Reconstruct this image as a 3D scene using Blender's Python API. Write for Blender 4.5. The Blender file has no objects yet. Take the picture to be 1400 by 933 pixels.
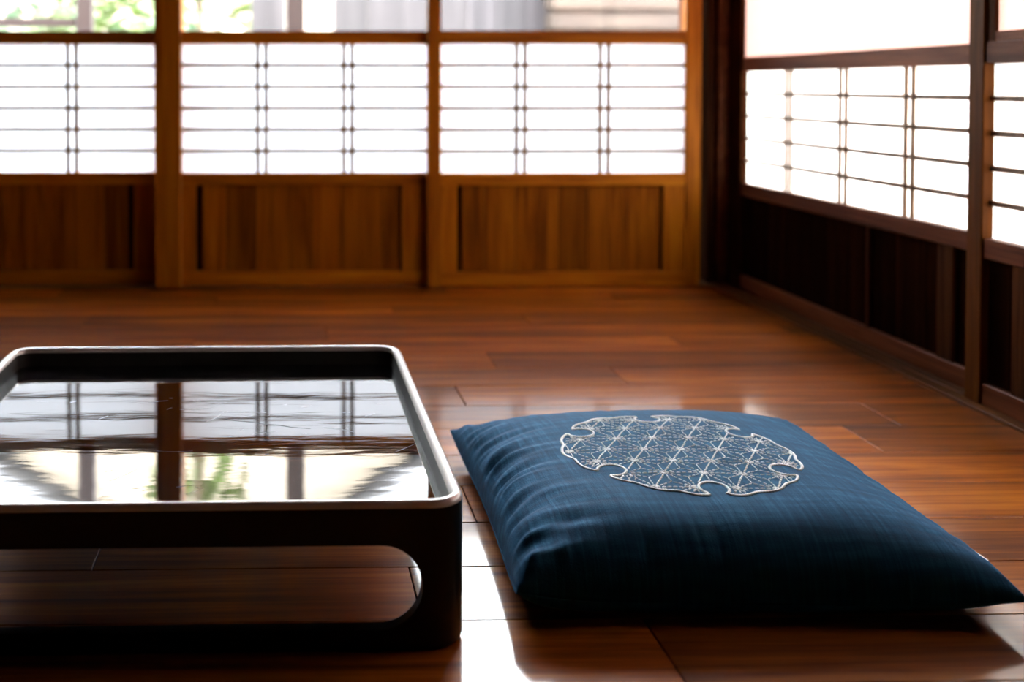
import bpy, bmesh, math, random
from mathutils import Vector, Matrix, noise
from mathutils.bvhtree import BVHTree

R = random.Random(7)
PI = math.pi
scene = bpy.context.scene
COL = scene.collection

# ------------------------------------------------------------------ camera
F = 1430.0                                   # focal length in pixels of a 1400 px wide frame
CAM_H = 0.65
YAW, PITCH = math.radians(1.3), math.radians(1.2)
PX = 394.5 + F * math.tan(YAW)
PY = 117.0 + F * math.tan(PITCH)
cd = bpy.data.cameras.new('camera')
cam = bpy.data.objects.new('camera', cd)
COL.objects.link(cam)
cam.location = (0, 0, CAM_H)
cam.rotation_euler = (PI / 2 - PITCH, 0, -YAW)
cd.sensor_width = 36.0
cd.lens = F / 1400 * 36
cd.shift_x = (700 - PX) / 1400
cd.shift_y = -(466.5 - PY) / 1400
cd.clip_start = 0.05
cd.dof.use_dof = True
cd.dof.focus_distance = 1.46
cd.dof.aperture_fstop = 2.5
scene.camera = cam

# ------------------------------------------------------------------ sky, sun, exposure
world = bpy.data.worlds.new('world')
scene.world = world
world.use_nodes = True
bg = world.node_tree.nodes['Background']
bg.inputs['Color'].default_value = (0.90, 0.95, 1.0, 1)
bg.inputs['Strength'].default_value = 13.0
sd = bpy.data.lights.new('sun', 'SUN')
sd.energy = 6.0
sd.color = (1.0, 0.90, 0.78)
sd.angle = math.radians(1.0)
sun = bpy.data.objects.new('sun', sd)
COL.objects.link(sun)
sun.rotation_euler = Vector((-0.72, 0.42, -0.75)).to_track_quat('-Z', 'Y').to_euler()
sun.location = (6, -4, 8)

scene.view_settings.view_transform = 'Standard'
scene.view_settings.look = 'None'
scene.view_settings.gamma = 1.0
scene.view_settings.use_curve_mapping = False
scene.view_settings.exposure = 1.35
scene.cycles.max_bounces = 10
scene.cycles.diffuse_bounces = 5
scene.cycles.transparent_max_bounces = 12
scene.cycles.sample_clamp_indirect = 8.0


# ------------------------------------------------------------------ materials
def new_mat(name):
    m = bpy.data.materials.new(name)
    m.use_nodes = True
    nt = m.node_tree
    nt.nodes.clear()
    out = nt.nodes.new('ShaderNodeOutputMaterial')
    return m, nt, out


def nd(nt, typ, **kw):
    n = nt.nodes.new(typ)
    for k, v in kw.items():
        setattr(n, k, v)
    return n


def principled(nt, out, **kw):
    p = nt.nodes.new('ShaderNodeBsdfPrincipled')
    for k, v in kw.items():
        p.inputs[k].default_value = v
    nt.links.new(p.outputs[0], out.inputs[0])
    return p


def ramp(nt, stops):
    r = nt.nodes.new('ShaderNodeValToRGB')
    e = r.color_ramp.elements
    while len(e) < len(stops):
        e.new(0.5)
    for i, (p, c) in enumerate(stops):
        e[i].position = p
        e[i].color = (*c, 1)
    return r


def wood(name, dark, mid, light, axis, rough=0.4, spec=0.5, coat=0.0, coat_rough=0.1, vary=0.35,
         fine=1.0, bump=0.02, offset=True):
    """Wood with grain running along an axis of the object; each piece gets its own cut and tone."""
    m, nt, out = new_mat(name)
    L = nt.links
    p = principled(nt, out, Roughness=rough)
    p.inputs['Specular IOR Level'].default_value = spec
    p.inputs['Coat Weight'].default_value = coat
    p.inputs['Coat Roughness'].default_value = coat_rough
    tc = nd(nt, 'ShaderNodeTexCoord')
    oi = nd(nt, 'ShaderNodeObjectInfo')
    mul = nd(nt, 'ShaderNodeMath', operation='MULTIPLY')
    mul.inputs[1].default_value = 57.0
    L.new(oi.outputs['Random'], mul.inputs[0])
    add = nd(nt, 'ShaderNodeVectorMath', operation='ADD')
    L.new(tc.outputs['Object'], add.inputs[0])
    L.new(mul.outputs[0], add.inputs[1])
    mp = nd(nt, 'ShaderNodeMapping')
    s = [26.0 * fine] * 3
    s[axis] = 1.6 * fine
    mp.inputs['Scale'].default_value = s
    L.new(add.outputs[0], mp.inputs[0])
    n1 = nd(nt, 'ShaderNodeTexNoise')
    n1.inputs['Scale'].default_value = 1.0
    n1.inputs['Detail'].default_value = 5
    n1.inputs['Roughness'].default_value = 0.62
    n1.inputs['Distortion'].default_value = 0.6
    L.new(mp.outputs[0], n1.inputs[0])
    mp2 = nd(nt, 'ShaderNodeMapping')
    s2 = [170.0 * fine] * 3
    s2[axis] = 6.0 * fine
    mp2.inputs['Scale'].default_value = s2
    L.new(add.outputs[0], mp2.inputs[0])
    n2 = nd(nt, 'ShaderNodeTexNoise')
    n2.inputs['Scale'].default_value = 1.0
    n2.inputs['Detail'].default_value = 3
    L.new(mp2.outputs[0], n2.inputs[0])
    mixf = nd(nt, 'ShaderNodeMath', operation='MULTIPLY_ADD')
    L.new(n2.outputs['Fac'], mixf.inputs[0])
    mixf.inputs[1].default_value = 0.35
    L.new(n1.outputs['Fac'], mixf.inputs[2])
    r = ramp(nt, [(0.42, dark), (0.66, mid), (0.9, light)])
    L.new(mixf.outputs[0], r.inputs[0])
    hsv = nd(nt, 'ShaderNodeHueSaturation')
    mr = nd(nt, 'ShaderNodeMapRange')
    mr.inputs['To Min'].default_value = 1.0 - vary
    mr.inputs['To Max'].default_value = 1.0 + vary
    L.new(oi.outputs['Random'], mr.inputs['Value'])
    L.new(mr.outputs[0], hsv.inputs['Value'])
    L.new(r.outputs[0], hsv.inputs['Color'])
    L.new(hsv.outputs[0], p.inputs['Base Color'])
    if bump:
        b = nd(nt, 'ShaderNodeBump')
        b.inputs['Strength'].default_value = bump
        b.inputs['Distance'].default_value = 0.002
        L.new(mixf.outputs[0], b.inputs['Height'])
        L.new(b.outputs[0], p.inputs['Normal'])
    return m


def paper(name, trans, diff):
    m, nt, out = new_mat(name)
    L = nt.links
    tc = nd(nt, 'ShaderNodeTexCoord')
    n = nd(nt, 'ShaderNodeTexNoise')
    n.inputs['Scale'].default_value = 60
    n.inputs['Detail'].default_value = 4
    L.new(tc.outputs['Object'], n.inputs[0])
    r = ramp(nt, [(0.3, tuple(c * 0.95 for c in trans)), (0.7, trans)])
    L.new(n.outputs['Fac'], r.inputs[0])
    t = nd(nt, 'ShaderNodeBsdfTranslucent')
    L.new(r.outputs[0], t.inputs[0])
    d = nd(nt, 'ShaderNodeBsdfDiffuse')
    d.inputs[0].default_value = (*diff, 1)
    a = nd(nt, 'ShaderNodeAddShader')
    L.new(t.outputs[0], a.inputs[0])
    L.new(d.outputs[0], a.inputs[1])
    L.new(a.outputs[0], out.inputs[0])
    return m


def plain(name, c, rough=0.6, noise_scale=8.0, amount=0.15, spec=0.5):
    m, nt, out = new_mat(name)
    L = nt.links
    p = principled(nt, out, Roughness=rough)
    p.inputs['Specular IOR Level'].default_value = spec
    tc = nd(nt, 'ShaderNodeTexCoord')
    n = nd(nt, 'ShaderNodeTexNoise')
    n.inputs['Scale'].default_value = noise_scale
    n.inputs['Detail'].default_value = 4
    L.new(tc.outputs['Object'], n.inputs[0])
    r = ramp(nt, [(0.3, tuple(x * (1 - amount) for x in c)), (0.7, tuple(min(1, x * (1 + amount)) for x in c))])
    L.new(n.outputs['Fac'], r.inputs[0])
    L.new(r.outputs[0], p.inputs['Base Color'])
    return m


def glass_mat():
    m, nt, out = new_mat('window_glass')
    L = nt.links
    fr = nd(nt, 'ShaderNodeFresnel')
    fr.inputs[0].default_value = 1.45
    t = nd(nt, 'ShaderNodeBsdfTransparent')
    t.inputs[0].default_value = (0.97, 0.98, 0.97, 1)
    g = nd(nt, 'ShaderNodeBsdfGlossy')
    g.inputs['Roughness'].default_value = 0.02
    mx = nd(nt, 'ShaderNodeMixShader')
    L.new(fr.outputs[0], mx.inputs[0])
    L.new(t.outputs[0], mx.inputs[1])
    L.new(g.outputs[0], mx.inputs[2])
    L.new(mx.outputs[0], out.inputs[0])
    return m


def lacquer(name, rough, spec_ior, wavy=0.0, base=(0.003, 0.0025, 0.003)):
    m, nt, out = new_mat(name)
    L = nt.links
    p = principled(nt, out, Roughness=rough, IOR=spec_ior)
    p.inputs['Base Color'].default_value = (*base, 1)
    if wavy:
        tc = nd(nt, 'ShaderNodeTexCoord')
        mp = nd(nt, 'ShaderNodeMapping')
        mp.inputs['Scale'].default_value = (3.5, 16.0, 1.0)
        L.new(tc.outputs['Object'], mp.inputs[0])
        n = nd(nt, 'ShaderNodeTexNoise')
        n.inputs['Scale'].default_value = 1.0
        n.inputs['Detail'].default_value = 3.0
        L.new(mp.outputs[0], n.inputs[0])
        b = nd(nt, 'ShaderNodeBump')
        b.inputs['Strength'].default_value = wavy
        b.inputs['Distance'].default_value = 0.003
        L.new(n.outputs['Fac'], b.inputs['Height'])
        L.new(b.outputs[0], p.inputs['Normal'])
        # faint worn haze
        n2 = nd(nt, 'ShaderNodeTexNoise')
        n2.inputs['Scale'].default_value = 9.0
        n2.inputs['Detail'].default_value = 6.0
        L.new(tc.outputs['Object'], n2.inputs[0])
        mr = nd(nt, 'ShaderNodeMapRange')
        mr.inputs['From Min'].default_value = 0.35
        mr.inputs['From Max'].default_value = 0.75
        mr.inputs['To Min'].default_value = rough * 0.6
        mr.inputs['To Max'].default_value = rough * 1.6
        L.new(n2.outputs['Fac'], mr.inputs['Value'])
        L.new(mr.outputs[0], p.inputs['Roughness'])
    return m


def indigo_mat():
    m, nt, out = new_mat('indigo_linen')
    L = nt.links
    p = principled(nt, out, Roughness=0.85)
    p.inputs['Specular IOR Level'].default_value = 0.15
    p.inputs['Sheen Weight'].default_value = 0.08
    p.inputs['Sheen Roughness'].default_value = 0.4
    p.inputs['Sheen Tint'].default_value = (0.25, 0.55, 1.0, 1)
    tc = nd(nt, 'ShaderNodeTexCoord')

    def streak(scale, detail=2.0):
        mp = nd(nt, 'ShaderNodeMapping')
        mp.inputs['Scale'].default_value = scale
        L.new(tc.outputs['Object'], mp.inputs[0])
        n = nd(nt, 'ShaderNodeTexNoise')
        n.inputs['Scale'].default_value = 1.0
        n.inputs['Detail'].default_value = detail
        L.new(mp.outputs[0], n.inputs[0])
        return n
    a = streak((240, 14, 14))
    b = streak((10, 90, 40))
    c = streak((600, 600, 600), 1.0)
    s1 = nd(nt, 'ShaderNodeMath', operation='ADD')
    L.new(a.outputs['Fac'], s1.inputs[0])
    L.new(b.outputs['Fac'], s1.inputs[1])
    r = ramp(nt, [(0.26, (0.0012, 0.031, 0.073)), (0.5, (0.0020, 0.057, 0.130)), (0.76, (0.018, 0.130, 0.245))])
    hf = nd(nt, 'ShaderNodeMath', operation='MULTIPLY')
    hf.inputs[1].default_value = 0.5
    L.new(s1.outputs[0], hf.inputs[0])
    L.new(hf.outputs[0], r.inputs[0])
    L.new(r.outputs[0], p.inputs['Base Color'])
    bm = nd(nt, 'ShaderNodeBump')
    bm.inputs['Strength'].default_value = 0.35
    bm.inputs['Distance'].default_value = 0.0012
    s2 = nd(nt, 'ShaderNodeMath', operation='ADD')
    L.new(s1.outputs[0], s2.inputs[0])
    L.new(c.outputs['Fac'], s2.inputs[1])
    L.new(s2.outputs[0], bm.inputs['Height'])
    L.new(bm.outputs[0], p.inputs['Normal'])
    return m


M = {}
M['floor'] = wood('floor_plank_wood', (0.060, 0.012, 0.001), (0.26, 0.062, 0.002), (0.50, 0.150, 0.008), 0,
                  rough=0.5, spec=0.08, coat=0.62, coat_rough=0.10, vary=0.40, fine=0.8, bump=0.05)
M['gap'] = plain('floor_underlay', (0.010, 0.006, 0.004), 0.9)
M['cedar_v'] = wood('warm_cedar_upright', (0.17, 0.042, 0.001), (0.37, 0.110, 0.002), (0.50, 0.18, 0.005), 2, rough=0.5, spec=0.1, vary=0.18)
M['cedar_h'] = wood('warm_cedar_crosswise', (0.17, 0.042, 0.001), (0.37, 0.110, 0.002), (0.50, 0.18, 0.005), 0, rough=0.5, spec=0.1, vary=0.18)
M['cedar_board'] = wood('warm_cedar_board', (0.10, 0.022, 0.001), (0.24, 0.066, 0.0015), (0.37, 0.12, 0.004), 2, rough=0.55, spec=0.06, vary=0.3)
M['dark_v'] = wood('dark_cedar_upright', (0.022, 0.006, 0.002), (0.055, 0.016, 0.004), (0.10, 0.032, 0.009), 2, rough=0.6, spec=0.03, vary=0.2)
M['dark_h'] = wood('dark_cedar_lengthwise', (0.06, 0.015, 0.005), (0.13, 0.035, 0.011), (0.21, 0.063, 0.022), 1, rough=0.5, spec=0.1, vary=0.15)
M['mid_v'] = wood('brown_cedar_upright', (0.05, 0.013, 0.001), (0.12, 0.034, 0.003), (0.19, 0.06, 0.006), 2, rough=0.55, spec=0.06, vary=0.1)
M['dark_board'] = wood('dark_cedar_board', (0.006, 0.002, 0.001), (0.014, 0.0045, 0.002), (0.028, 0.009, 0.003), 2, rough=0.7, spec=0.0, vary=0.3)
M['sill_y'] = wood('sill_wood', (0.05, 0.015, 0.003), (0.13, 0.043, 0.008), (0.20, 0.07, 0.015), 1, rough=0.5, spec=0.1, vary=0.1)
M['sill_x'] = wood('sill_wood_cross', (0.06, 0.02, 0.006), (0.13, 0.045, 0.012), (0.2, 0.08, 0.025), 0, rough=0.4, vary=0.1)
M['lattice'] = wood('lattice_wood', (0.10, 0.05, 0.02), (0.18, 0.09, 0.04), (0.25, 0.13, 0.06), 2, rough=0.6, vary=0.1)
M['paper'] = paper('white_shoji_paper', (0.190, 0.200, 0.215), (0.5, 0.5, 0.5))
M['paper_warm'] = paper('warm_shoji_paper', (0.235, 0.220, 0.205), (0.45, 0.44, 0.43))
M['frost'] = paper('frosted_pane', (0.090, 0.049, 0.040), (0.45, 0.43, 0.40))
M['glass'] = glass_mat()
M['plaster_dark'] = plain('dark_earth_plaster', (0.035, 0.028, 0.024), 0.9, 30)
M['ceiling'] = wood('ceiling_wood', (0.02, 0.009, 0.004), (0.035, 0.016, 0.008), (0.06, 0.028, 0.014), 0, rough=0.6)
M['lacquer_top'] = lacquer('black_lacquer_mirror', 0.03, 2.5, wavy=0.10)
M['lacquer'] = lacquer('black_lacquer', 0.3, 1.25, base=(0.002, 0.001, 0.001))
M['lacquer_worn'] = lacquer('worn_lacquer', 0.6, 1.3, base=(0.012, 0.009, 0.007))
M['lacquer_rim_sky'] = lacquer('rim_sky_sheen', 0.2, 2.0, base=(0.60, 0.53, 0.49))  # pale colour holds the sky reflection on the black rim
M['scratch'] = plain('scratch_white', (0.8, 0.8, 0.85), 0.5)
M['crack'] = plain('scratch_dark', (0.004, 0.004, 0.006), 0.7)
M['indigo'] = indigo_mat()
M['thread'] = plain('white_cotton_thread', (0.92, 0.95, 0.99), 0.75, 400, 0.06, 0.2)
M['cream'] = plain('cream_plaster', (0.34, 0.28, 0.22), 0.9, 3, 0.06)
M['grey_board'] = wood('weathered_board', (0.020, 0.016, 0.018), (0.033, 0.027, 0.030), (0.050, 0.042, 0.045), 2, rough=0.8, vary=0.3, fine=0.4)
M['tan_board'] = wood('tan_log', (0.012, 0.006, 0.004), (0.036, 0.021, 0.014), (0.07, 0.046, 0.032), 0, rough=0.8, vary=0.25, fine=0.4)
M['post'] = wood('veranda_post_wood', (0.018, 0.009, 0.009), (0.028, 0.016, 0.016), (0.04, 0.025, 0.023), 2, rough=0.6, vary=0.1)
M['leaf_a'] = plain('yellow_green_leaf', (0.085, 0.125, 0.025), 0.5, 20, 0.3)
M['leaf_b'] = plain('fresh_green_leaf', (0.038, 0.090, 0.034), 0.5, 20, 0.3)
M['bark'] = plain('bark', (0.12, 0.08, 0.05), 0.9, 20, 0.3)
M['ground'] = plain('pale_gravel', (0.26, 0.24, 0.21), 0.95, 60, 0.2)
M['stone'] = plain('pale_stone', (0.72, 0.66, 0.62), 0.9, 10, 0.15)
M['roof'] = plain('grey_roof_tile', (0.20, 0.20, 0.22), 0.7, 8, 0.2)
M['deck'] = wood('deck_board_wood', (0.16, 0.10, 0.07), (0.28, 0.19, 0.13), (0.4, 0.28, 0.2), 0, rough=0.7, vary=0.2)


# ------------------------------------------------------------------ helpers
def link(name, me, mat=None, parent=None, smooth=False):
    o = bpy.data.objects.new(name, me)
    COL.objects.link(o)
    if mat is not None and not me.materials:
        me.materials.append(mat)
    if smooth:
        for p in me.polygons:
            p.use_smooth = True
    if parent is not None:
        o.parent = parent
        o.matrix_parent_inverse = Matrix.Identity(4)
    return o


def tag(o, label=None, cat=None, group=None, kind=None):
    for k, v in (('label', label), ('category', cat), ('group', group), ('kind', kind)):
        if v:
            o[k] = v
    return o


def empty(name, loc=(0, 0, 0), rz=0):
    o = bpy.data.objects.new(name, None)
    COL.objects.link(o)
    o.location = loc
    o.rotation_euler = (0, 0, rz)
    o.empty_display_size = 0.1
    return o


def box_mesh(name, sx, sy, sz, bev=0.0):
    """Box centred on its own origin."""
    bm = bmesh.new()
    bmesh.ops.create_cube(bm, size=1.0)
    bmesh.ops.scale(bm, vec=(sx, sy, sz), verts=bm.verts)
    if bev > 0:
        bmesh.ops.bevel(bm, geom=bm.edges[:], offset=bev, segments=1, affect='EDGES', profile=0.5)
    me = bpy.data.meshes.new(name)
    bm.to_mesh(me)
    bm.free()
    return me


_cache = {}


def box(name, x0, x1, y0, y1, z0, z1, mat, parent=None, bev=0.0015):
    """Axis-aligned bevelled box given in world space; parents here are unrotated Empties or meshes."""
    sx, sy, sz = x1 - x0, y1 - y0, z1 - z0
    key = (round(sx, 4), round(sy, 4), round(sz, 4), round(bev, 4), mat.name)
    me = _cache.get(key)
    if me is None:
        me = box_mesh(name, sx, sy, sz, min(bev, 0.3 * min(sx, sy, sz)))
        me.materials.append(mat)
        _cache[key] = me
    o = bpy.data.objects.new(name, me)
    COL.objects.link(o)
    loc = Vector(((x0 + x1) / 2, (y0 + y1) / 2, (z0 + z1) / 2))
    if parent is not None:
        o.parent = parent
        p, off = parent, Vector((0, 0, 0))
        while p is not None:
            off += p.location
            p = p.parent
        loc -= off
    o.location = loc
    return o


def quad_sheet(name, pts, mat, parent=None):
    me = bpy.data.meshes.new(name)
    c = sum((Vector(p) for p in pts), Vector()) / 4
    me.from_pydata([Vector(p) - c for p in pts], [], [(0, 1, 2, 3)])
    o = link(name, me, mat, parent)
    loc = c.copy()
    if parent is not None:
        loc -= parent.location
    o.location = loc
    return o


# ------------------------------------------------------------------ room shell
XL, XR = -2.75, 1.43          # left wall face, face of the sliding doors on the right
YB, YF = -1.30, 3.36          # wall behind the camera, face of the doors at the back
ZC = 2.45

floor = box('floor', XL - 0.1, XR + 0.14, YB - 0.1, YF + 0.20, -0.12, -0.016, M['gap'])
tag(floor, 'glossy reddish brown plank floor of the room', 'floor', kind='structure')

ROW0, PITCHW, PLEN = 1.395, 0.1415, 1.22
KNOWN = {-2: 0.432, -1: 0.162, 0: -0.264, 1: 0.28, 2: 0.62, 3: 1.056, 4: 1.17, 5: 0.36, 6: 0.74, 7: 0.48,
         8: 0.98, 9: 0.10, 10: 0.66, 11: 0.30, 12: 1.0, 13: 0.5}
FX0, FX1 = XL, 1.372
for k in range(-19, 14):
    y0 = ROW0 + k * PITCHW
    y1 = min(y0 + PITCHW, YF - 0.012)
    if y1 - y0 < 0.02 or y0 < YB:
        continue
    j = KNOWN.get(k, R.uniform(0, PLEN))
    while j > FX0:
        j -= PLEN
    cuts = [FX0]
    j += PLEN
    while j < FX1 - 0.02:
        if j > FX0 + 0.02:
            cuts.append(j)
        j += PLEN
    cuts.append(FX1)
    for a, b in zip(cuts[:-1], cuts[1:]):
        dz = R.uniform(-0.0003, 0.0003)
        box('plank', round(a + 0.0008, 4), round(b - 0.0008, 4), round(y0 + 0.0008, 4), round(y1 - 0.0008, 4),
            -0.0158, 0.0, M['floor'], floor, 0.0009).location.z += dz

ceiling = box('ceiling', XL - 0.12, XR + 0.16, YB - 0.12, YF + 0.25, ZC, ZC + 0.1, M['ceiling'])
tag(ceiling, 'dark wooden ceiling above the room', 'ceiling', kind='structure')
wl = box('wall_left', XL - 0.1, XL, YB, YF + 0.2, -0.0155, ZC, M['plaster_dark'])
tag(wl, 'dark plaster wall on the left side of the room', 'wall', kind='structure')
wb = box('wall_front', XL - 0.1, XR + 0.14, YB - 0.1, YB, -0.0155, ZC, M['plaster_dark'])
tag(wb, 'dark plaster wall behind the viewer', 'wall', kind='structure')

ZT = 1.80        # top of the sliding doors
# wall above the doors and lintels
wk = box('wall_back', XL, XR + 0.14, YF - 0.03, YF + 0.10, ZT + 0.06, ZC, M['plaster_dark'])
tag(wk, 'dark plaster band above the back sliding doors', 'wall', kind='structure')
wr = box('wall_right', XR - 0.01, XR + 0.12, YB, YF - 0.03, ZT + 0.06, ZC, M['plaster_dark'])
tag(wr, 'dark plaster band above the right sliding doors', 'wall', kind='structure')
t = box('trim_1', XL, XR + 0.14, YF - 0.05, YF + 0.10, ZT, ZT + 0.06, M['sill_x'])
tag(t, 'wooden lintel above the back sliding doors', 'lintel', kind='structure')
t = box('trim_2', XR - 0.03, XR + 0.12, YB, YF - 0.05, ZT, ZT + 0.06, M['sill_y'])
tag(t, 'wooden lintel above the right sliding doors', 'lintel', kind='structure')
# threshold under the back doors
t = box('trim_3', XL, 1.372, YF - 0.012, YF + 0.14, -0.0155, 0.003, M['sill_x'])
tag(t, 'low wooden threshold under the back sliding doors', 'threshold', kind='structure')
# grooved sill along the right wall: three parallel strips with two grooves
sill = empty('trim_4', (1.43, 1.0, 0))
tag(sill, 'grooved wooden sill running along the foot of the right doors', 'threshold', kind='structure')
for (a, b, zt) in ((1.3725, 1.404, 0.006), (1.404, 1.409, -0.004), (1.409, 1.437, 0.006), (1.437, 1.445, -0.004), (1.445, 1.56, 0.006)):
    box('sill_strip', a, b, YB, YF + 0.14, -0.0155, zt, M['sill_y'], sill, 0.001)

# posts
post = box('trim_5', -0.4265, -0.3435, YF - 0.028, YF + 0.11, 0.0035, ZT, M['cedar_v'], bev=0.003)
tag(post, 'broad upright wooden post between the left and middle back doors', 'post', kind='structure')
p2 = box('trim_6', 1.395, 1.4285, YF, YF + 0.10, 0.0065, ZT, M['dark_h'], bev=0.002)
tag(p2, 'slim brown corner post touching the right wall', 'post', kind='structure')
p3 = box('trim_7', 1.366, 1.388, YF + 0.02, YF + 0.07, 0.0035, ZT, M['dark_v'], bev=0.002)
tag(p3, 'thin dark upright strip beside the slim corner post', 'post', kind='structure')
p4 = box('wall_corner', 1.325, 1.56, YF + 0.10, YF + 0.14, 0.0065, ZT, M['dark_board'])
tag(p4, 'dark board closing the recess in the room corner', 'wall', kind='structure')


t = box('leak_block_right', 1.432, 1.52, 3.3565, YF + 0.099, 0.0065, ZT, M['dark_v'])  # added filler that keeps outside light from leaking into the corner
tag(t, 'added dark upright stopping a light leak at the end of the right wall', 'post', kind='structure')


t = box('leak_block_back', 1.298, 1.3245, YF + 0.001, YF + 0.099, 0.0035, ZT, M['dark_v'])  # unseen piece added to stop daylight coming round the door edge
tag(t, 'added dark upright blocking stray light behind the edge of the right back door', 'post', kind='structure')


def shoji_back(n, label, x0, x1, yf, pl, pr, pairs, boards, bat_l, bat_r, mats=None):
    """Sliding door of the back wall. x0..x1 whole door, pl..pr the opening of the paper, yf its face."""
    mv, mh, mb = M['cedar_v'], M['cedar_h'], M['cedar_board']
    d = empty('door_%d' % n, ((x0 + x1) / 2, yf + 0.015, 0.0035))
    tag(d, label, 'door', kind='structure')
    z0 = 0.0035
    T = 0.030
    box('stile', x0, pl, yf, yf + T, z0, ZT - 0.002, mv, d, 0.002)
    box('stile', pr, x1, yf, yf + T, z0, ZT - 0.002, mv, d, 0.002)
    for za, zb in ((z0, 0.050), (0.329, 0.369), (0.784, 0.826), (ZT - 0.05, ZT - 0.002)):
        box('rail', pl, pr, yf + 0.0015, yf + T - 0.0015, za, zb, mh, d, 0.002)
    # paper panel with lattice
    ya = yf + 0.009
    zb0, zb1 = 0.369, 0.784
    yp = ya + 0.0115
    quad_sheet('paper_sheet', [(pl, yp, zb0), (pr, yp, zb0), (pr, yp, zb1), (pl, yp, zb1)], M['paper'], d)
    for i in range(1, 6):
        zc = zb0 + (zb1 - zb0) * i / 6
        box('lattice_bar', pl, pr, ya + 0.0035, ya + 0.0105, zc - LW, zc + LW, M['lattice'], d, 0.0005)
    for xc in pairs:
        for s in (-0.0135, 0.0135):
            box('lattice_bar', xc + s - LW, xc + s + LW, ya + 0.0015, ya + 0.0085, zb0, zb1, M['lattice'], d, 0.0005)
    # wainscot
    b0, b1 = 0.050, 0.329
    if bat_l:
        box('batten', pl, bat_l, yf + 0.004, yf + 0.016, b0, b1, mv, d, 0.0015)
    if bat_r:
        box('batten', bat_r, pr, yf + 0.004, yf + 0.016, b0, b1, mv, d, 0.0015)
    box('backing_board', pl, pr, yf + 0.021, yf + 0.028, b0, b1, M['dark_board'], d, 0.001)
    cuts = boards
    for a, b in zip(cuts[:-1], cuts[1:]):
        e = R.uniform(0, 0.0015)
        box('board', a + 0.0006, b - 0.0006, yf + 0.0125 + e, yf + 0.0205, b0, b1, mb, d, 0.001)
    # clear pane above
    g = box('glass_pane', pl + 0.001, pr - 0.001, yf + 0.0135, yf + 0.0165, 0.827, ZT - 0.051, M['glass'], d, 0.0)
    return d


LW = 0.0066
shoji_back(1, 'back sliding door at the far left, half cut off by the frame', -1.30, -0.4275, YF + 0.032, -1.262, -0.432,
           [-0.701, -0.982], [-1.215, -1.06, -0.93, -0.80, -0.70, -0.60, -0.520], -1.225, -0.503)
shoji_back(2, 'middle back sliding door behind the black table', -0.343, 0.480, YF, -0.3425, 0.449,
           [-0.086, 0.192], [-0.278, -0.20, -0.105, 0.005, 0.075, 0.17, 0.30, 0.362], -0.297, 0.366)
shoji_back(3, 'right back sliding door next to the dark room corner', 0.444, 1.325, YF - 0.032, 0.487, 1.276,
           [0.745, 1.015], [0.556, 0.63, 0.73, 0.87, 0.96, 1.08, 1.198], 0.540, 1.206)
shoji_back(4, 'back sliding door left of the view beside the left wall', -2.20, -1.29, YF, -2.16, -1.335,
           [-1.88, -1.61], [-2.12, -2.0, -1.88, -1.75, -1.62, -1.5, -1.38], -2.13, -1.37)
t = box('trim_8', XL, -2.2, YF - 0.01, YF + 0.05, 0.0035, ZT, M['dark_v'])
tag(t, 'dark wooden infill at the left end of the back wall', 'panel', kind='structure')


def shoji_right(n, label, y0, y1, xf, pa, pb, pairs, battens, first=None, last=None):
    """Sliding door of the right wall: y0..y1 whole door, pa..pb the opening, xf its room face."""
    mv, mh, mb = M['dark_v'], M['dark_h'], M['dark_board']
    d = empty('door_%d' % n, (xf + 0.015, (y0 + y1) / 2, 0.0065))
    tag(d, label, 'door', kind='structure')
    z0 = 0.0065
    T = 0.028
    st = first or mv
    box('stile', xf, xf + T, y0, pa, z0, ZT - 0.002, st, d, 0.002)
    box('stile', xf - (0.003 if last else 0), xf + T, pb, y1, z0, ZT - 0.002, last or mv, d, 0.002)
    for za, zb in ((z0, 0.050), (0.302, 0.343), (0.694, 0.738), (ZT - 0.05, ZT - 0.002)):
        box('rail', xf + 0.001, xf + T - 0.001, pa, pb, za, zb, mh, d, 0.002)
    xa = xf + 0.009
    zb0, zb1 = 0.343, 0.694
    xp = xa + 0.0115
    quad_sheet('paper_sheet', [(xp, pa, zb0), (xp, pb, zb0), (xp, pb, zb1), (xp, pa, zb1)], M['paper_warm'], d)
    for i in range(1, 5):
        zc = zb0 + (zb1 - zb0) * i / 5
        box('lattice_bar', xa + 0.0035, xa + 0.0105, pa, pb, zc - LW2, zc + LW2, M['lattice'], d, 0.0005)
    for yc in pairs:
        for s in (-0.0145, 0.0145):
            box('lattice_bar', xa + 0.0015, xa + 0.0085, yc + s - LW2, yc + s + LW2, zb0, zb1, M['lattice'], d, 0.0005)
    b0, b1 = 0.050, 0.302
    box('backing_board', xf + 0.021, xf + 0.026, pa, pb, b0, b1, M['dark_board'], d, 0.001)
    yb = pa
    w = 0.0
    cuts = [pa]
    while cuts[-1] < pb - 0.16:
        cuts.append(cuts[-1] + R.uniform(0.09, 0.125))
    cuts.append(pb)
    for a, b in zip(cuts[:-1], cuts[1:]):
        box('board', xf + 0.0125 + R.uniform(0, 0.0015), xf + 0.0205, a + 0.0006, b - 0.0006, b0, b1, mb, d, 0.001)
    for (a, b) in battens:
        box('batten', xf + 0.003, xf + 0.0122, a, b, b0, b1, M['dark_v'], d, 0.0015)
    xq = xf + 0.012
    quad_sheet('frosted_pane', [(xq, pa, 0.738), (xq, pb, 0.738), (xq, pb, ZT - 0.05), (xq, pa, ZT - 0.05)], M['frost'], d)
    if n == 6:
        box('pane_frame', xf + 0.003, xf + 0.0115, pb - 0.024, pb, 0.738, ZT - 0.05, mv, d, 0.001)
        box('pane_frame', xf + 0.003, xf + 0.0115, pa, pb - 0.024, 0.738, 0.758, mh, d, 0.001)
    return d


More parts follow.
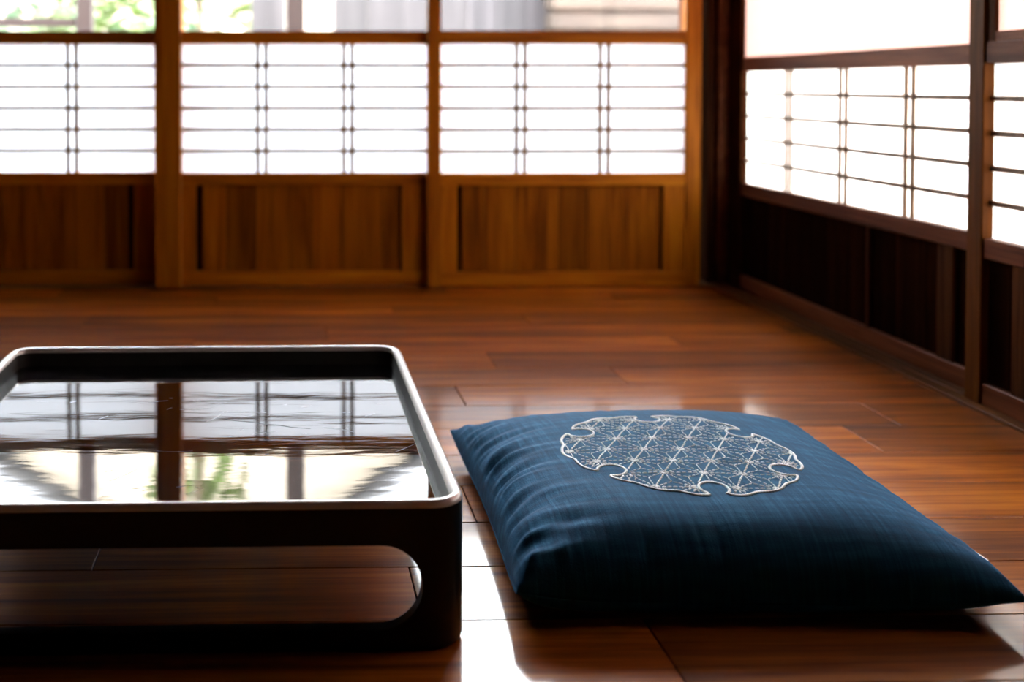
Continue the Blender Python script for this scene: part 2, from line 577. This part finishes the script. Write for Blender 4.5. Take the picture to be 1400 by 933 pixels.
LW2 = 0.0058
shoji_right(5, 'right sliding door running from the dark corner to the wooden upright', 2.068, 3.355, XR, 2.098, 3.272,
            [2.989, 2.691, 2.400], [(2.545, 2.560), (2.218, 2.273)])
shoji_right(6, 'nearest right sliding door cut off by the edge of the frame', 1.20, 2.114, XR - 0.034, 1.245, 2.067,
            [1.88, 1.66, 1.44], [(1.945, 1.985), (1.66, 1.675), (1.25, 1.295)], last=M['mid_v'])
t = box('light_block_side', XR, XR + 0.05, YB, 1.24, 0.0065, ZT, M['dark_board'])  # unseen stretch made solid to darken the faces towards the camera
tag(t, 'dark boards added to block right-hand light beside the viewer', 'wall', kind='structure')


# ------------------------------------------------------------------ low lacquer table
def rrect(x0, x1, y0, y1, r, n=8):
    pts = []
    for cx, cy, a0 in ((x1 - r, y1 - r, 0), (x0 + r, y1 - r, 90), (x0 + r, y0 + r, 180), (x1 - r, y0 + r, 270)):
        for i in range(n + 1):
            a = math.radians(a0 + 90 * i / n)
            pts.append((cx + r * math.cos(a), cy + r * math.sin(a)))
    return pts


def loft(name, rings, closed=False, cap=False):
    """Faces between consecutive rings (lists of equally many points)."""
    n = len(rings[0])
    verts = [p for r in rings for p in r]
    faces = []
    m = len(rings)
    for i in range(m if closed else m - 1):
        a, b = i * n, ((i + 1) % m) * n
        for j in range(n):
            k = (j + 1) % n
            faces.append((a + j, a + k, b + k, b + j))
    if cap:
        faces.append(tuple(reversed(range(n))))
        faces.append(tuple(range((m - 1) * n, m * n)))
    me = bpy.data.meshes.new(name)
    me.from_pydata(verts, [], faces)
    me.update()
    bm = bmesh.new()
    bm.from_mesh(me)
    bmesh.ops.recalc_face_normals(bm, faces=bm.faces)
    bm.to_mesh(me)
    bm.free()
    return me


def smooth_angle(me, deg=35):
    for p in me.polygons:
        p.use_smooth = True
    me.set_sharp_from_angle(angle=math.radians(deg))


TW, TD, TH = 0.704, 0.728, 0.174
table = empty('low_table', (-0.148, 1.182 + TD / 2, 0.0), math.radians(0.2))
tag(table, 'low black lacquer tray table with raised edge painted with sky sheen and oval cut-outs', 'table')
hx, hy = TW / 2, TD / 2
CR = 0.042


def temp_obj(me):
    o = bpy.data.objects.new('temporary', me)
    COL.objects.link(o)
    return o


def prism_xy(x0, x1, y0, y1, r, z0, z1, n=10):
    pts = rrect(x0, x1, y0, y1, r, n)
    return loft('prism', [[(x, y, z0) for x, y in pts], [(x, y, z1) for x, y in pts]], cap=True)


TH_W = 0.016
ZR = 0.136                     # where the base ends and the rim begins
bot_r = 0.008
rings = []
for i in range(4):             # rounded foot edge
    a = PI / 2 * i / 3
    ins = bot_r * (1 - math.sin(a))
    zz = bot_r * (1 - math.cos(a))
    rings.append([(x, y, zz) for x, y in rrect(-hx + ins, hx - ins, -hy + ins, hy - ins, CR - ins, 10)])
rings.append([(x, y, ZR) for x, y in rrect(-hx, hx, -hy, hy, CR, 10)])
base_o = temp_obj(loft('base', rings, cap=True))
inner = temp_obj(prism_xy(-hx + TH_W, hx - TH_W, -hy + TH_W, hy - TH_W, CR - TH_W, -0.05, 0.124, 10))
SZ0, SZ1 = 0.027, 0.124
sr = (SZ1 - SZ0) / 2 - 0.0002


def slot(along, half):
    pts = rrect(-half, half, SZ0, SZ1, sr, 12)
    if along == 'x':            # slot wide in x, cutting through y
        ra = [(a, -hy - 0.1, b) for a, b in pts]
        rb = [(a, hy + 0.1, b) for a, b in pts]
    else:
        ra = [(-hx - 0.1, a, b) for a, b in pts]
        rb = [(hx + 0.1, a, b) for a, b in pts]
    return temp_obj(loft('slot', [ra, rb], cap=True))


cutters = [inner, slot('x', hx - 0.052), slot('y', hy - 0.052)]
for c in cutters:
    md = base_o.modifiers.new('cut', 'BOOLEAN')
    md.operation = 'DIFFERENCE'
    md.solver = 'EXACT'
    md.object = c
bpy.context.view_layer.update()
dg = bpy.context.evaluated_depsgraph_get()
base_me = bpy.data.meshes.new_from_object(base_o.evaluated_get(dg))
for o in [base_o] + cutters:
    bpy.data.objects.remove(o, do_unlink=True)
base_me.materials.clear()
smooth_angle(base_me, 30)
link('base', base_me, M['lacquer'], table)

# raised rim: a rounded lip swept round the tray
RW = 0.015
prof = [(0.0, ZR), (0.0, 0.160)]
for i in range(9):
    a = PI - PI * i / 8
    prof.append((RW / 2 + RW / 2 * math.cos(a), 0.166 + 0.008 * math.sin(a)))
prof += [(RW, 0.160), (RW + 0.002, 0.141)]
rings = [[(x, y, zz) for x, y in rrect(-hx + ins, hx - ins, -hy + ins, hy - ins, CR - ins, 10)] for ins, zz in prof]
side_me = loft('rim', rings)
smooth_angle(side_me, 40)
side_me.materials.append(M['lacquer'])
side_me.materials.append(M['lacquer_rim_sky'])
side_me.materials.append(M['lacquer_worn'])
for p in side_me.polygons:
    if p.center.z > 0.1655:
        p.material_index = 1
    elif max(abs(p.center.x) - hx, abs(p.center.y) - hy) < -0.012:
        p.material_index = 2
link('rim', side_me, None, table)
ins = RW + 0.0015
top_pts = rrect(-hx + ins, hx - ins, -hy + ins, hy - ins, CR - ins, 10)
top_me = loft('tray_surface', [[(x, y, 0.1365) for x, y in top_pts], [(x, y, 0.1415) for x, y in top_pts]], cap=True)
link('tray_surface', top_me, M['lacquer_top'], table)


def polyline_ribbon(name, lines, w, z, mat, parent):
    """Hair-thin raised strips on a level surface (scratches)."""
    bm = bmesh.new()
    for pts in lines:
        prev = None
        n = len(pts)
        for i, (x, y) in enumerate(pts):
            a = pts[max(0, i - 1)]
            b = pts[min(n - 1, i + 1)]
            t = Vector((b[0] - a[0], b[1] - a[1])).normalized()
            ww = w * (0.25 + 0.75 * math.sin(PI * (i + 0.3) / (n - 0.4)))
            nx, ny = -t.y * ww, t.x * ww
            q = [bm.verts.new((x + nx, y + ny, z)), bm.verts.new((x, y, z + 0.0002)), bm.verts.new((x - nx, y - ny, z))]
            if prev:
                bm.faces.new((prev[0], q[0], q[1], prev[1]))
                bm.faces.new((prev[1], q[1], q[2], prev[2]))
            prev = q
    bmesh.ops.recalc_face_normals(bm, faces=bm.faces)
    me = bpy.data.meshes.new(name)
    bm.to_mesh(me)
    bm.free()
    return link(name, me, mat, parent)


sl = []
RS = random.Random(3)
for _ in range(46):
    x0, y0 = RS.gauss(0.10, 0.15), RS.uniform(-0.27, 0.15)
    if abs(x0) > 0.32:
        continue
    a = RS.uniform(-0.6, 0.9)
    ln = RS.choice([0.006, 0.012, 0.02, 0.05])
    cv = RS.uniform(-6, 6)
    pts = []
    for i in range(7):
        s = ln * i / 6
        pts.append((x0 + s * math.cos(a + cv * s), y0 + s * math.sin(a + cv * s)))
    if all(abs(px) < 0.33 and abs(py) < 0.34 for px, py in pts):
        sl.append(pts)
tag(polyline_ribbon('scratches', sl, 0.0004, 0.1416, M['scratch'], table), kind='stuff')
cr = [(0.035 + 0.145 * i / 10 * 1.0, 0.045 - 0.055 * i / 10 + 0.0015 * math.sin(i * 2.1)) for i in range(11)]
polyline_ribbon('dark_scratch', [cr], 0.0016, 0.1416, M['crack'], table)

# ------------------------------------------------------------------ floor cushion
CB = [Vector((0.285, 1.822)), Vector((0.272, 1.232)), Vector((0.880, 1.212)), Vector((0.902, 1.845))]   # back left, front left, front right, back right
CC = sum(CB, Vector((0, 0))) / 4
cushion = empty('floor_cushion', (CC.x, CC.y, 0.0))
tag(cushion, 'square indigo blue floor cushion with white stitched snow ring motif', 'cushion')
CN = 150


def cpos(u, v):
    """u: -1 left..1 right, v: -1 front..1 back, bilinear with slightly drawn-in sides."""
    a = CB[1].lerp(CB[2], (u + 1) / 2)
    b = CB[0].lerp(CB[3], (u + 1) / 2)
    p = a.lerp(b, (v + 1) / 2)
    pull = 0.012
    p = p + Vector((-u * abs(u) * pull * (1 - v * v), -v * abs(v) * pull * (1 - u * u)))
    return p


def seam_z(u, v):
    e = max(abs(u), abs(v))
    corner = min(abs(u), abs(v))
    z = 0.025 + 0.018 * corner ** 4
    if u > 0 and v < 0:
        z -= 0.006 * (corner ** 4)         # the near right corner curls up a little
    return z


def swell(u, v):
    k = (1 - v) / 2
    k = k * k * (3 - 2 * k)
    fu = max(0.0, 1 - abs(u) ** ((2.5 + 3.5 * k) if u < 0 else 2.4)) ** 0.42
    fv = max(0.0, 1 - abs(v) ** (6.0 if v < 0 else 2.6)) ** 0.42
    return fu * fv


def pleat(u, v):
    """Gathers running in from the seam."""
    s = 0.0
    for (e, t, w) in ((1 - abs(u), v, 1.0), (1 - abs(v), u, 0.45)):
        k = math.exp(-e / 0.13) * min(1.0, e * 18)
        q = noise.noise(Vector((t * 13, e * 2.5 + (3 if u < 0 else 8), 1.3 if v < 0 else 5.1))) + 0.5 * noise.noise(Vector((t * 22, e * 3, 2.0)))
        s += w * k * q
    return s


def top_z(u, v, P):
    f = swell(u, v)
    sz = seam_z(u, v)
    z = sz + (0.122 - sz) * f
    z += (0.020 if u < 0 else 0.010) * pleat(u, v) * (0.3 + f)
    z += 0.0035 * f * noise.noise(Vector((u * 2.3, v * 2.3, 4.2)))
    dx, dy = P.x - 0.352, P.y - 1.300
    z -= 0.0045 * math.exp(-(dx * dx / 0.026 ** 2 + dy * dy / 0.010 ** 2))
    z -= 0.004 * math.exp(-(dx * dx / 0.05 ** 2 + dy * dy / 0.035 ** 2))
    return z


def bot_z(u, v):
    f = swell(u, v)
    sz = seam_z(u, v)
    return max(0.0008, sz * (1 - min(1.0, f * 1.25)) + 0.0008)


def remap(t):
    return math.sin(t * PI / 2)          # denser towards the seam


verts, faces = [], []
idx_t, idx_b = {}, {}
for i in range(CN + 1):
    for j in range(CN + 1):
        u, v = remap(-1 + 2 * i / CN), remap(-1 + 2 * j / CN)
        P = cpos(u, v)
        edge = i in (0, CN) or j in (0, CN)
        idx_t[i, j] = len(verts)
        verts.append((P.x - CC.x, P.y - CC.y, seam_z(u, v) if edge else top_z(u, v, P)))
        if edge:
            idx_b[i, j] = idx_t[i, j]
        else:
            idx_b[i, j] = len(verts)
            # the belly is drawn in so that the cushion stands on a smaller foot
            k = 1 - 0.015 * (1 - swell(u, v))
            verts.append(((P.x - CC.x) * k, (P.y - CC.y) * k, min(bot_z(u, v), verts[-1][2] - 0.0005)))
for i in range(CN):
    for j in range(CN):
        faces.append((idx_t[i, j], idx_t[i + 1, j], idx_t[i + 1, j + 1], idx_t[i, j + 1]))
        faces.append((idx_b[i, j], idx_b[i, j + 1], idx_b[i + 1, j + 1], idx_b[i + 1, j]))
cme = bpy.data.meshes.new('cover')
cme.from_pydata(verts, [], faces)
cme.update()
cover = link('cover', cme, M['indigo'], cushion, smooth=True)
# corded seam
loop = [(i, 0) for i in range(CN)] + [(CN, j) for j in range(CN)] + [(i, CN) for i in range(CN, 0, -1)] + [(0, j) for j in range(CN, 0, -1)]


def tube(name, pts, r, closed, sides=6):
    n = len(pts)
    rings = []
    for i in range(n):
        a = Vector(pts[(i - 1) % n] if closed or i else pts[i])
        b = Vector(pts[(i + 1) % n] if closed or i < n - 1 else pts[i])
        t = (b - a)
        t = t.normalized() if t.length > 1e-9 else Vector((1, 0, 0))
        s = t.cross(Vector((0, 0, 1))).normalized()
        w = s.cross(t)
        rings.append([Vector(pts[i]) + (s * math.cos(2 * PI * k / sides) + w * math.sin(2 * PI * k / sides)) * r for k in range(sides)])
    return loft(name, rings, closed=closed)


sp = [verts[idx_t[q]] for q in loop]
link('seam', tube('seam', sp, 0.0012, True), M['indigo'], cushion, smooth=True)

bvh = BVHTree.FromPolygons([Vector(v) for v in verts], faces)


def on_cushion(x, y):
    h = bvh.ray_cast(Vector((x - CC.x, y - CC.y, 0.5)), Vector((0, 0, -1)))
    return (h[0], h[1]) if h[0] is not None else (None, None)


# --- embroidery: snow ring outline filled with a hemp-leaf star lattice
EC = Vector((0.565, 1.498))
ER, NR, NC = 0.161, 0.0195, 0.1435
NOTCH = [math.radians(a) for a in (31, 88, 146, 213, 268, 327)]


def lobe_r(th):
    """Outer edge with small scallops between the notches."""
    for i in range(6):
        a, b = NOTCH[i], NOTCH[(i + 1) % 6]
        if b < a:
            b += 2 * PI
        t = th
        while t < a:
            t += 2 * PI
        if t <= b:
            s = (t - a) / (b - a)
            return ER - 0.004 + 0.006 * abs(math.sin(s * PI * 3)) + 0.004 * math.sin(s * PI)
    return ER


def inside(x, y, m=0.002):
    dx, dy = x - EC.x, y - EC.y
    r, th = math.hypot(dx, dy), math.atan2(dy, dx) % (2 * PI)
    if r > lobe_r(th) - m:
        return False
    for a in NOTCH:
        if math.hypot(dx - NC * math.cos(a), dy - NC * math.sin(a)) < NR + m:
            return False
    return True


stitch_v, stitch_f = [], []


def stitch(store_v, store_f, p0, p1, w, h):
    """One thread stitch lying on the cloth from p0 to p1 (ground positions)."""
    a, na = on_cushion(*p0)
    b, nb = on_cushion(*p1)
    if a is None or b is None:
        return
    n = (na + nb).normalized()
    t = (b - a)
    L = t.length
    if L < 1e-5:
        return
    t /= L
    s = n.cross(t).normalized()
    base = len(store_v)
    prof = [(0.0, 0.25, 0.0), (0.15, 0.9, 0.75), (0.5, 1.0, 1.0), (0.85, 0.9, 0.75), (1.0, 0.25, 0.0)]
    for (k, wk, hk) in prof:
        c = a + t * (L * k)
        for ang in (0, 60, 120, 180, 270):
            ca, sa = math.cos(math.radians(ang)), math.sin(math.radians(ang))
            store_v.append(c + s * (ca * w * wk) + n * (sa * h * hk + 0.0002))
    for i in range(4):
        for j in range(5):
            k = (j + 1) % 5
            store_f.append((base + i * 5 + j, base + i * 5 + k, base + (i + 1) * 5 + k, base + (i + 1) * 5 + j))
    store_f.append(tuple(base + j for j in range(5)))
    store_f.append(tuple(base + 20 + j for j in reversed(range(5))))


def stitch_line(sv, sf, p0, p1, ln, gap, w, h, clip=True):
    d = Vector(p1) - Vector(p0)
    L = d.length
    if L < 1e-6:
        return
    d /= L
    n = max(1, round(L / (ln + gap)))
    st = L / n
    for i in range(n):
        a = Vector(p0) + d * (st * i + gap / 2)
        b = Vector(p0) + d * (st * (i + 1) - gap / 2)
        jit = Vector((R.gauss(0, 0.00025), R.gauss(0, 0.00025)))
        a, b = a + jit, b + jit
        if not clip or (inside(*a) and inside(*b)):
            stitch(sv, sf, a, b, w, h)


LA = 0.0535
ROT = math.radians(-2.0)
e1 = Vector((math.cos(ROT), math.sin(ROT))) * LA
e2 = Vector((math.cos(ROT + PI / 3), math.sin(ROT + PI / 3))) * LA
O0 = EC + Vector((0.004, -0.002))
lines_v, lines_f = [], []
star_v, star_f = [], []
for i in range(-6, 7):
    for j in range(-6, 7):
        A = O0 + e1 * i + e2 * j
        if (A - EC).length > 0.26:
            continue
        B, C2, D = A + e1, A + e2, A + e2 - e1
        stitch_line(lines_v, lines_f, A, C2, 0.0066, 0.0008, 0.0014, 0.0013)
        stitch_line(star_v, star_f, A, B, 0.0058, 0.0014, 0.00095, 0.0011)
        stitch_line(star_v, star_f, A, D, 0.0058, 0.0014, 0.00095, 0.0011)
        for T in ((A, B, C2), (A, C2, D)):
            g = (T[0] + T[1] + T[2]) / 3
            for q in T:
                stitch_line(star_v, star_f, g, q, 0.0058, 0.0014, 0.00095, 0.0011)
# little fans at the lobe tips beside each notch
for a in NOTCH:
    for sgn in (-1, 1):
        th = a + sgn * 0.215
        c = EC + Vector((math.cos(th), math.sin(th))) * (ER - 0.028)
        for k in range(5):
            t2 = th + sgn * (0.5 - 0.45 * k)
            q = c + Vector((math.cos(t2), math.sin(t2))) * 0.022
            stitch_line(star_v, star_f, c + (q - c) * 0.25, q, 0.0045, 0.0012, 0.00075, 0.0009)


def stitches_part(name, v, f):
    me = bpy.data.meshes.new(name)
    me.from_pydata(v, [], f)
    me.update()
    bm = bmesh.new()
    bm.from_mesh(me)
    bmesh.ops.recalc_face_normals(bm, faces=bm.faces)
    bm.to_mesh(me)
    bm.free()
    o = link(name, me, M['thread'], cushion, smooth=True)
    tag(o, kind='stuff')
    return o


stitches_part('lattice_lines', lines_v, lines_f)
stitches_part('star_stitches', star_v, star_f)

# rope-like outline
path = []
al = math.asin(0.0100 / NR)          # half opening of each notch
for i in range(6):
    a = NOTCH[i]
    nxt = NOTCH[(i + 1) % 6]
    if nxt < a:
        nxt += 2 * PI
    cen = EC + Vector((math.cos(a), math.sin(a))) * NC
    for k in range(33):
        ph = a - al - (2 * PI - 2 * al) * k / 32      # round the inside of the notch
        path.append(cen + Vector((math.cos(ph), math.sin(ph))) * NR)
    d0 = 0.0135 / ER
    for k in range(61):
        th = a + d0 + (nxt - a - 2 * d0) * k / 60
        path.append(EC + Vector((math.cos(th), math.sin(th))) * lobe_r(th % (2 * PI)))
# resample evenly
acc, cum = 0.0, [0.0]
pp = path + [path[0]]
for a, b in zip(pp[:-1], pp[1:]):
    acc += (b - a).length
    cum.append(acc)


def at_len(s):
    s %= acc
    lo, hi = 0, len(cum) - 1
    while hi - lo > 1:
        mid = (lo + hi) // 2
        if cum[mid] <= s:
            lo = mid
        else:
            hi = mid
    k = (s - cum[lo]) / max(1e-9, cum[hi] - cum[lo])
    return pp[lo].lerp(pp[hi], k)


ov, of = [], []
STEP = 0.0042
for i in range(int(acc / STEP)):
    a, b = at_len(i * STEP), at_len(i * STEP + 0.0074)
    d = (b - a)
    if d.length < 1e-6:
        continue
    d.normalize()
    sd_ = Vector((-d.y, d.x)) * 0.0007
    stitch(ov, of, a + sd_, b - sd_, 0.0021, 0.0018)
stitches_part('outline_cord', ov, of)

# ------------------------------------------------------------------ outside, seen through the clear panes
g = box('ground', -14, 14, YF + 0.21, 22, -0.62, -0.50, M['ground'])
tag(g, 'pale gravel ground of the garden outside', 'ground', kind='structure')
g2 = box('ground_side', 1.7, 14, -10, YF + 0.20, -0.62, -0.50, M['ground'])
tag(g2, 'pale gravel ground outside the right doors', 'ground', kind='structure')

deck = empty('veranda_deck', (0, YF + 0.7, -0.06))
tag(deck, 'wooden veranda deck outside the back doors', 'deck')
for k in range(7):
    box('board', -3.0, 1.75, YF + 0.215 + k * 0.135, YF + 0.215 + k * 0.135 + 0.13, -0.05, -0.02, M['deck'], deck)
for x in (-2.8, -1.4, 0.0, 1.4):
    box('support_post', x - 0.04, x + 0.04, YF + 0.9, YF + 0.98, -0.5, -0.05, M['post'], deck)

YPO = YF + 1.20
for (xp, w, yy, lab) in ((0.030, 0.082, YPO, 'veranda post outside the middle back door pane'),
                         (-0.955, 0.075, YPO + 0.35, 'slimmer post outside the far left pane by the shrubs')):
    o = box('veranda_post', xp - w / 2, xp + w / 2, yy, yy + w, -0.5, 2.75, M['post'], bev=0.004)
    tag(o, 'brown wooden ' + lab, 'post')

# handrail-like beam beside the left post
b = box('garden_rail', -2.3, -1.0, YPO + 0.36, YPO + 0.40, 0.925, 0.965, M['post'])
tag(b, 'greyish wooden rail crossing behind the far left pane', 'rail')


def leafy(name, label, cx, cy, r, h, z0, n, mat, leaf, seed, trunk=True):
    rr = random.Random(seed)
    root = empty(name, (cx, cy, -0.5))
    tag(root, label, 'shrub' if h < 2.2 else 'tree', 'garden plants')
    v, f = [], []
    for _ in range(n):
        while True:
            p = Vector((rr.uniform(-1, 1), rr.uniform(-1, 1), rr.uniform(-1, 1)))
            if 0.35 < p.length < 1:
                break
        p = Vector((p.x * r, p.y * r, z0 + h / 2 + p.z * h / 2))
        q = Matrix.Rotation(rr.uniform(0, 6.3), 3, 'Z') @ Matrix.Rotation(rr.uniform(-1.1, 1.1), 3, 'X')
        b0 = len(v)
        s = leaf * rr.uniform(0.6, 1.3)
        for c in ((-0.5, 0, 0), (0, -0.28, 0.06), (0.5, 0, 0), (0, 0.28, 0.06)):
            v.append(p + q @ (Vector(c) * s))
        f.append((b0, b0 + 1, b0 + 2))
        f.append((b0, b0 + 2, b0 + 3))
    me = bpy.data.meshes.new('foliage')
    me.from_pydata(v, [], f)
    tag(link('foliage', me, mat, root), kind='stuff')
    if trunk:
        pts = [(0, 0, 0.0), (0.02, 0.01, z0 * 0.5 + 0.1), (0.0, -0.02, z0 + h * 0.6)]
        link('trunk', tube('trunk', pts, 0.03, False, 8), M['bark'], root, smooth=True)
    return root


leafy('garden_shrub', 'yellow green leafy shrub right of the slim outdoor post', -1.12, 6.4, 0.5, 1.5, 0.45, 1500, M['leaf_a'], 0.10, 1)
leafy('garden_shrub', 'green leafy shrub left of the slim outdoor post', -2.4, 6.2, 0.55, 1.4, 0.4, 1300, M['leaf_b'], 0.10, 2)
leafy('garden_shrub', 'fresh green shrub behind the left part of the middle pane', -0.60, 5.6, 0.22, 1.4, 0.5, 420, M['leaf_b'], 0.08, 3)
leafy('garden_tree', 'slender green tree rising beside the gabled house', -0.62, 7.2, 0.35, 2.6, 1.6, 700, M['leaf_a'], 0.13, 4)

leafy('garden_shrub', 'broad green shrub spreading at the back of the garden', -1.75, 8.2, 0.85, 1.7, 0.3, 1800, M['leaf_b'], 0.13, 5)
leafy('garden_shrub', 'pale green shrub at the foot of the slender tree', -0.34, 8.3, 0.36, 1.7, 0.3, 800, M['leaf_a'], 0.13, 6)
leafy('garden_shrub', 'dense green shrub at the far left edge of the garden', -3.4, 7.6, 0.8, 1.7, 0.3, 1500, M['leaf_b'], 0.13, 8)
st = bmesh.new()
bmesh.ops.create_icosphere(st, subdivisions=3, radius=1.0)
for v in st.verts:
    k = 1 + 0.14 * noise.noise(v.co * 1.7)
    v.co = Vector((v.co.x * 0.16 * k, v.co.y * 0.14 * k, v.co.z * 0.75 * k))
sm = bpy.data.meshes.new('garden_stone')
st.to_mesh(sm)
st.free()
so = link('garden_stone', sm, M['stone'], smooth=True)
so.location = (-0.33, 6.1, 0.27)
tag(so, 'pale upright garden stone left of the board fence', 'stone')

# weathered board fence, middle and right
fence = empty('board_fence', (1.0, 7.0, -0.5))
tag(fence, 'weathered grey board fence outside the middle and right panes', 'fence')
x = -0.25
while x < 1.85:
    w = R.uniform(0.19, 0.24)
    box('board', x, x + w - 0.002, 7.0 + R.uniform(0, 0.006), 7.025, -0.5, 1.75, M['grey_board'], fence)
    x += w
    if -0.06 < x < 0.28:
        x = 0.30
for z in (-0.2, 1.4):
    box('fence_rail', -0.2, 1.8, 7.026, 7.06, z, z + 0.08, M['grey_board'], fence)
stack = empty('log_wall', (2.6, 6.8, -0.5))
tag(stack, 'tan horizontal log wall outside the right back pane', 'wall')
z = -0.5
while z < 2.0:
    h = R.uniform(0.12, 0.17)
    box('log', 1.69, 3.6, 6.72 + R.uniform(-0.02, 0.02), 6.9, z, z + h - 0.008, M['tan_board'], stack, 0.02)
    z += h

# neighbouring gabled house
house = empty('gabled_house', (-0.4, 10.0, -0.5))
tag(house, 'cream plastered house with a low gable beyond the garden', 'house')
gx0, gx1, gy, gz, gp = -3.4, 1.9, 10.0, 2.7, 4.4
gm = -0.7
hv = [(gx0, gy, -0.5), (gx1, gy, -0.5), (gx1, gy, gz), (gm, gy, gp), (gx0, gy, gz)]
hv2 = [(a, b + 4, c) for a, b, c in hv]
allv = [Vector(p) - house.location for p in hv + hv2]
hf = [(0, 1, 2, 3, 4), (9, 8, 7, 6, 5)] + [(i, (i + 5), (i + 1) % 5 + 5, (i + 1) % 5) for i in range(5)]
hm = bpy.data.meshes.new('wall')
hm.from_pydata(allv, [], hf)
link('wall', hm, M['cream'], house)
for (xa, za, xb, zb) in ((gx0 - 0.3, gz - 0.10, gm, gp), (gm, gp, gx1 + 0.3, gz - 0.10)):
    rv = []
    for dz in (0.03, 0.15):
        for (xx, zz) in ((xa, za), (xb, zb)):
            for yy in (gy - 0.25, gy + 4.2):
                rv.append(Vector((xx, yy, zz + dz)) - house.location)
    rm = bpy.data.meshes.new('roof')
    rm.from_pydata(rv, [], [(0, 1, 3, 2), (4, 6, 7, 5), (0, 2, 6, 4), (1, 5, 7, 3), (0, 4, 5, 1), (2, 3, 7, 6)])
    link('roof', rm, M['roof'], house)
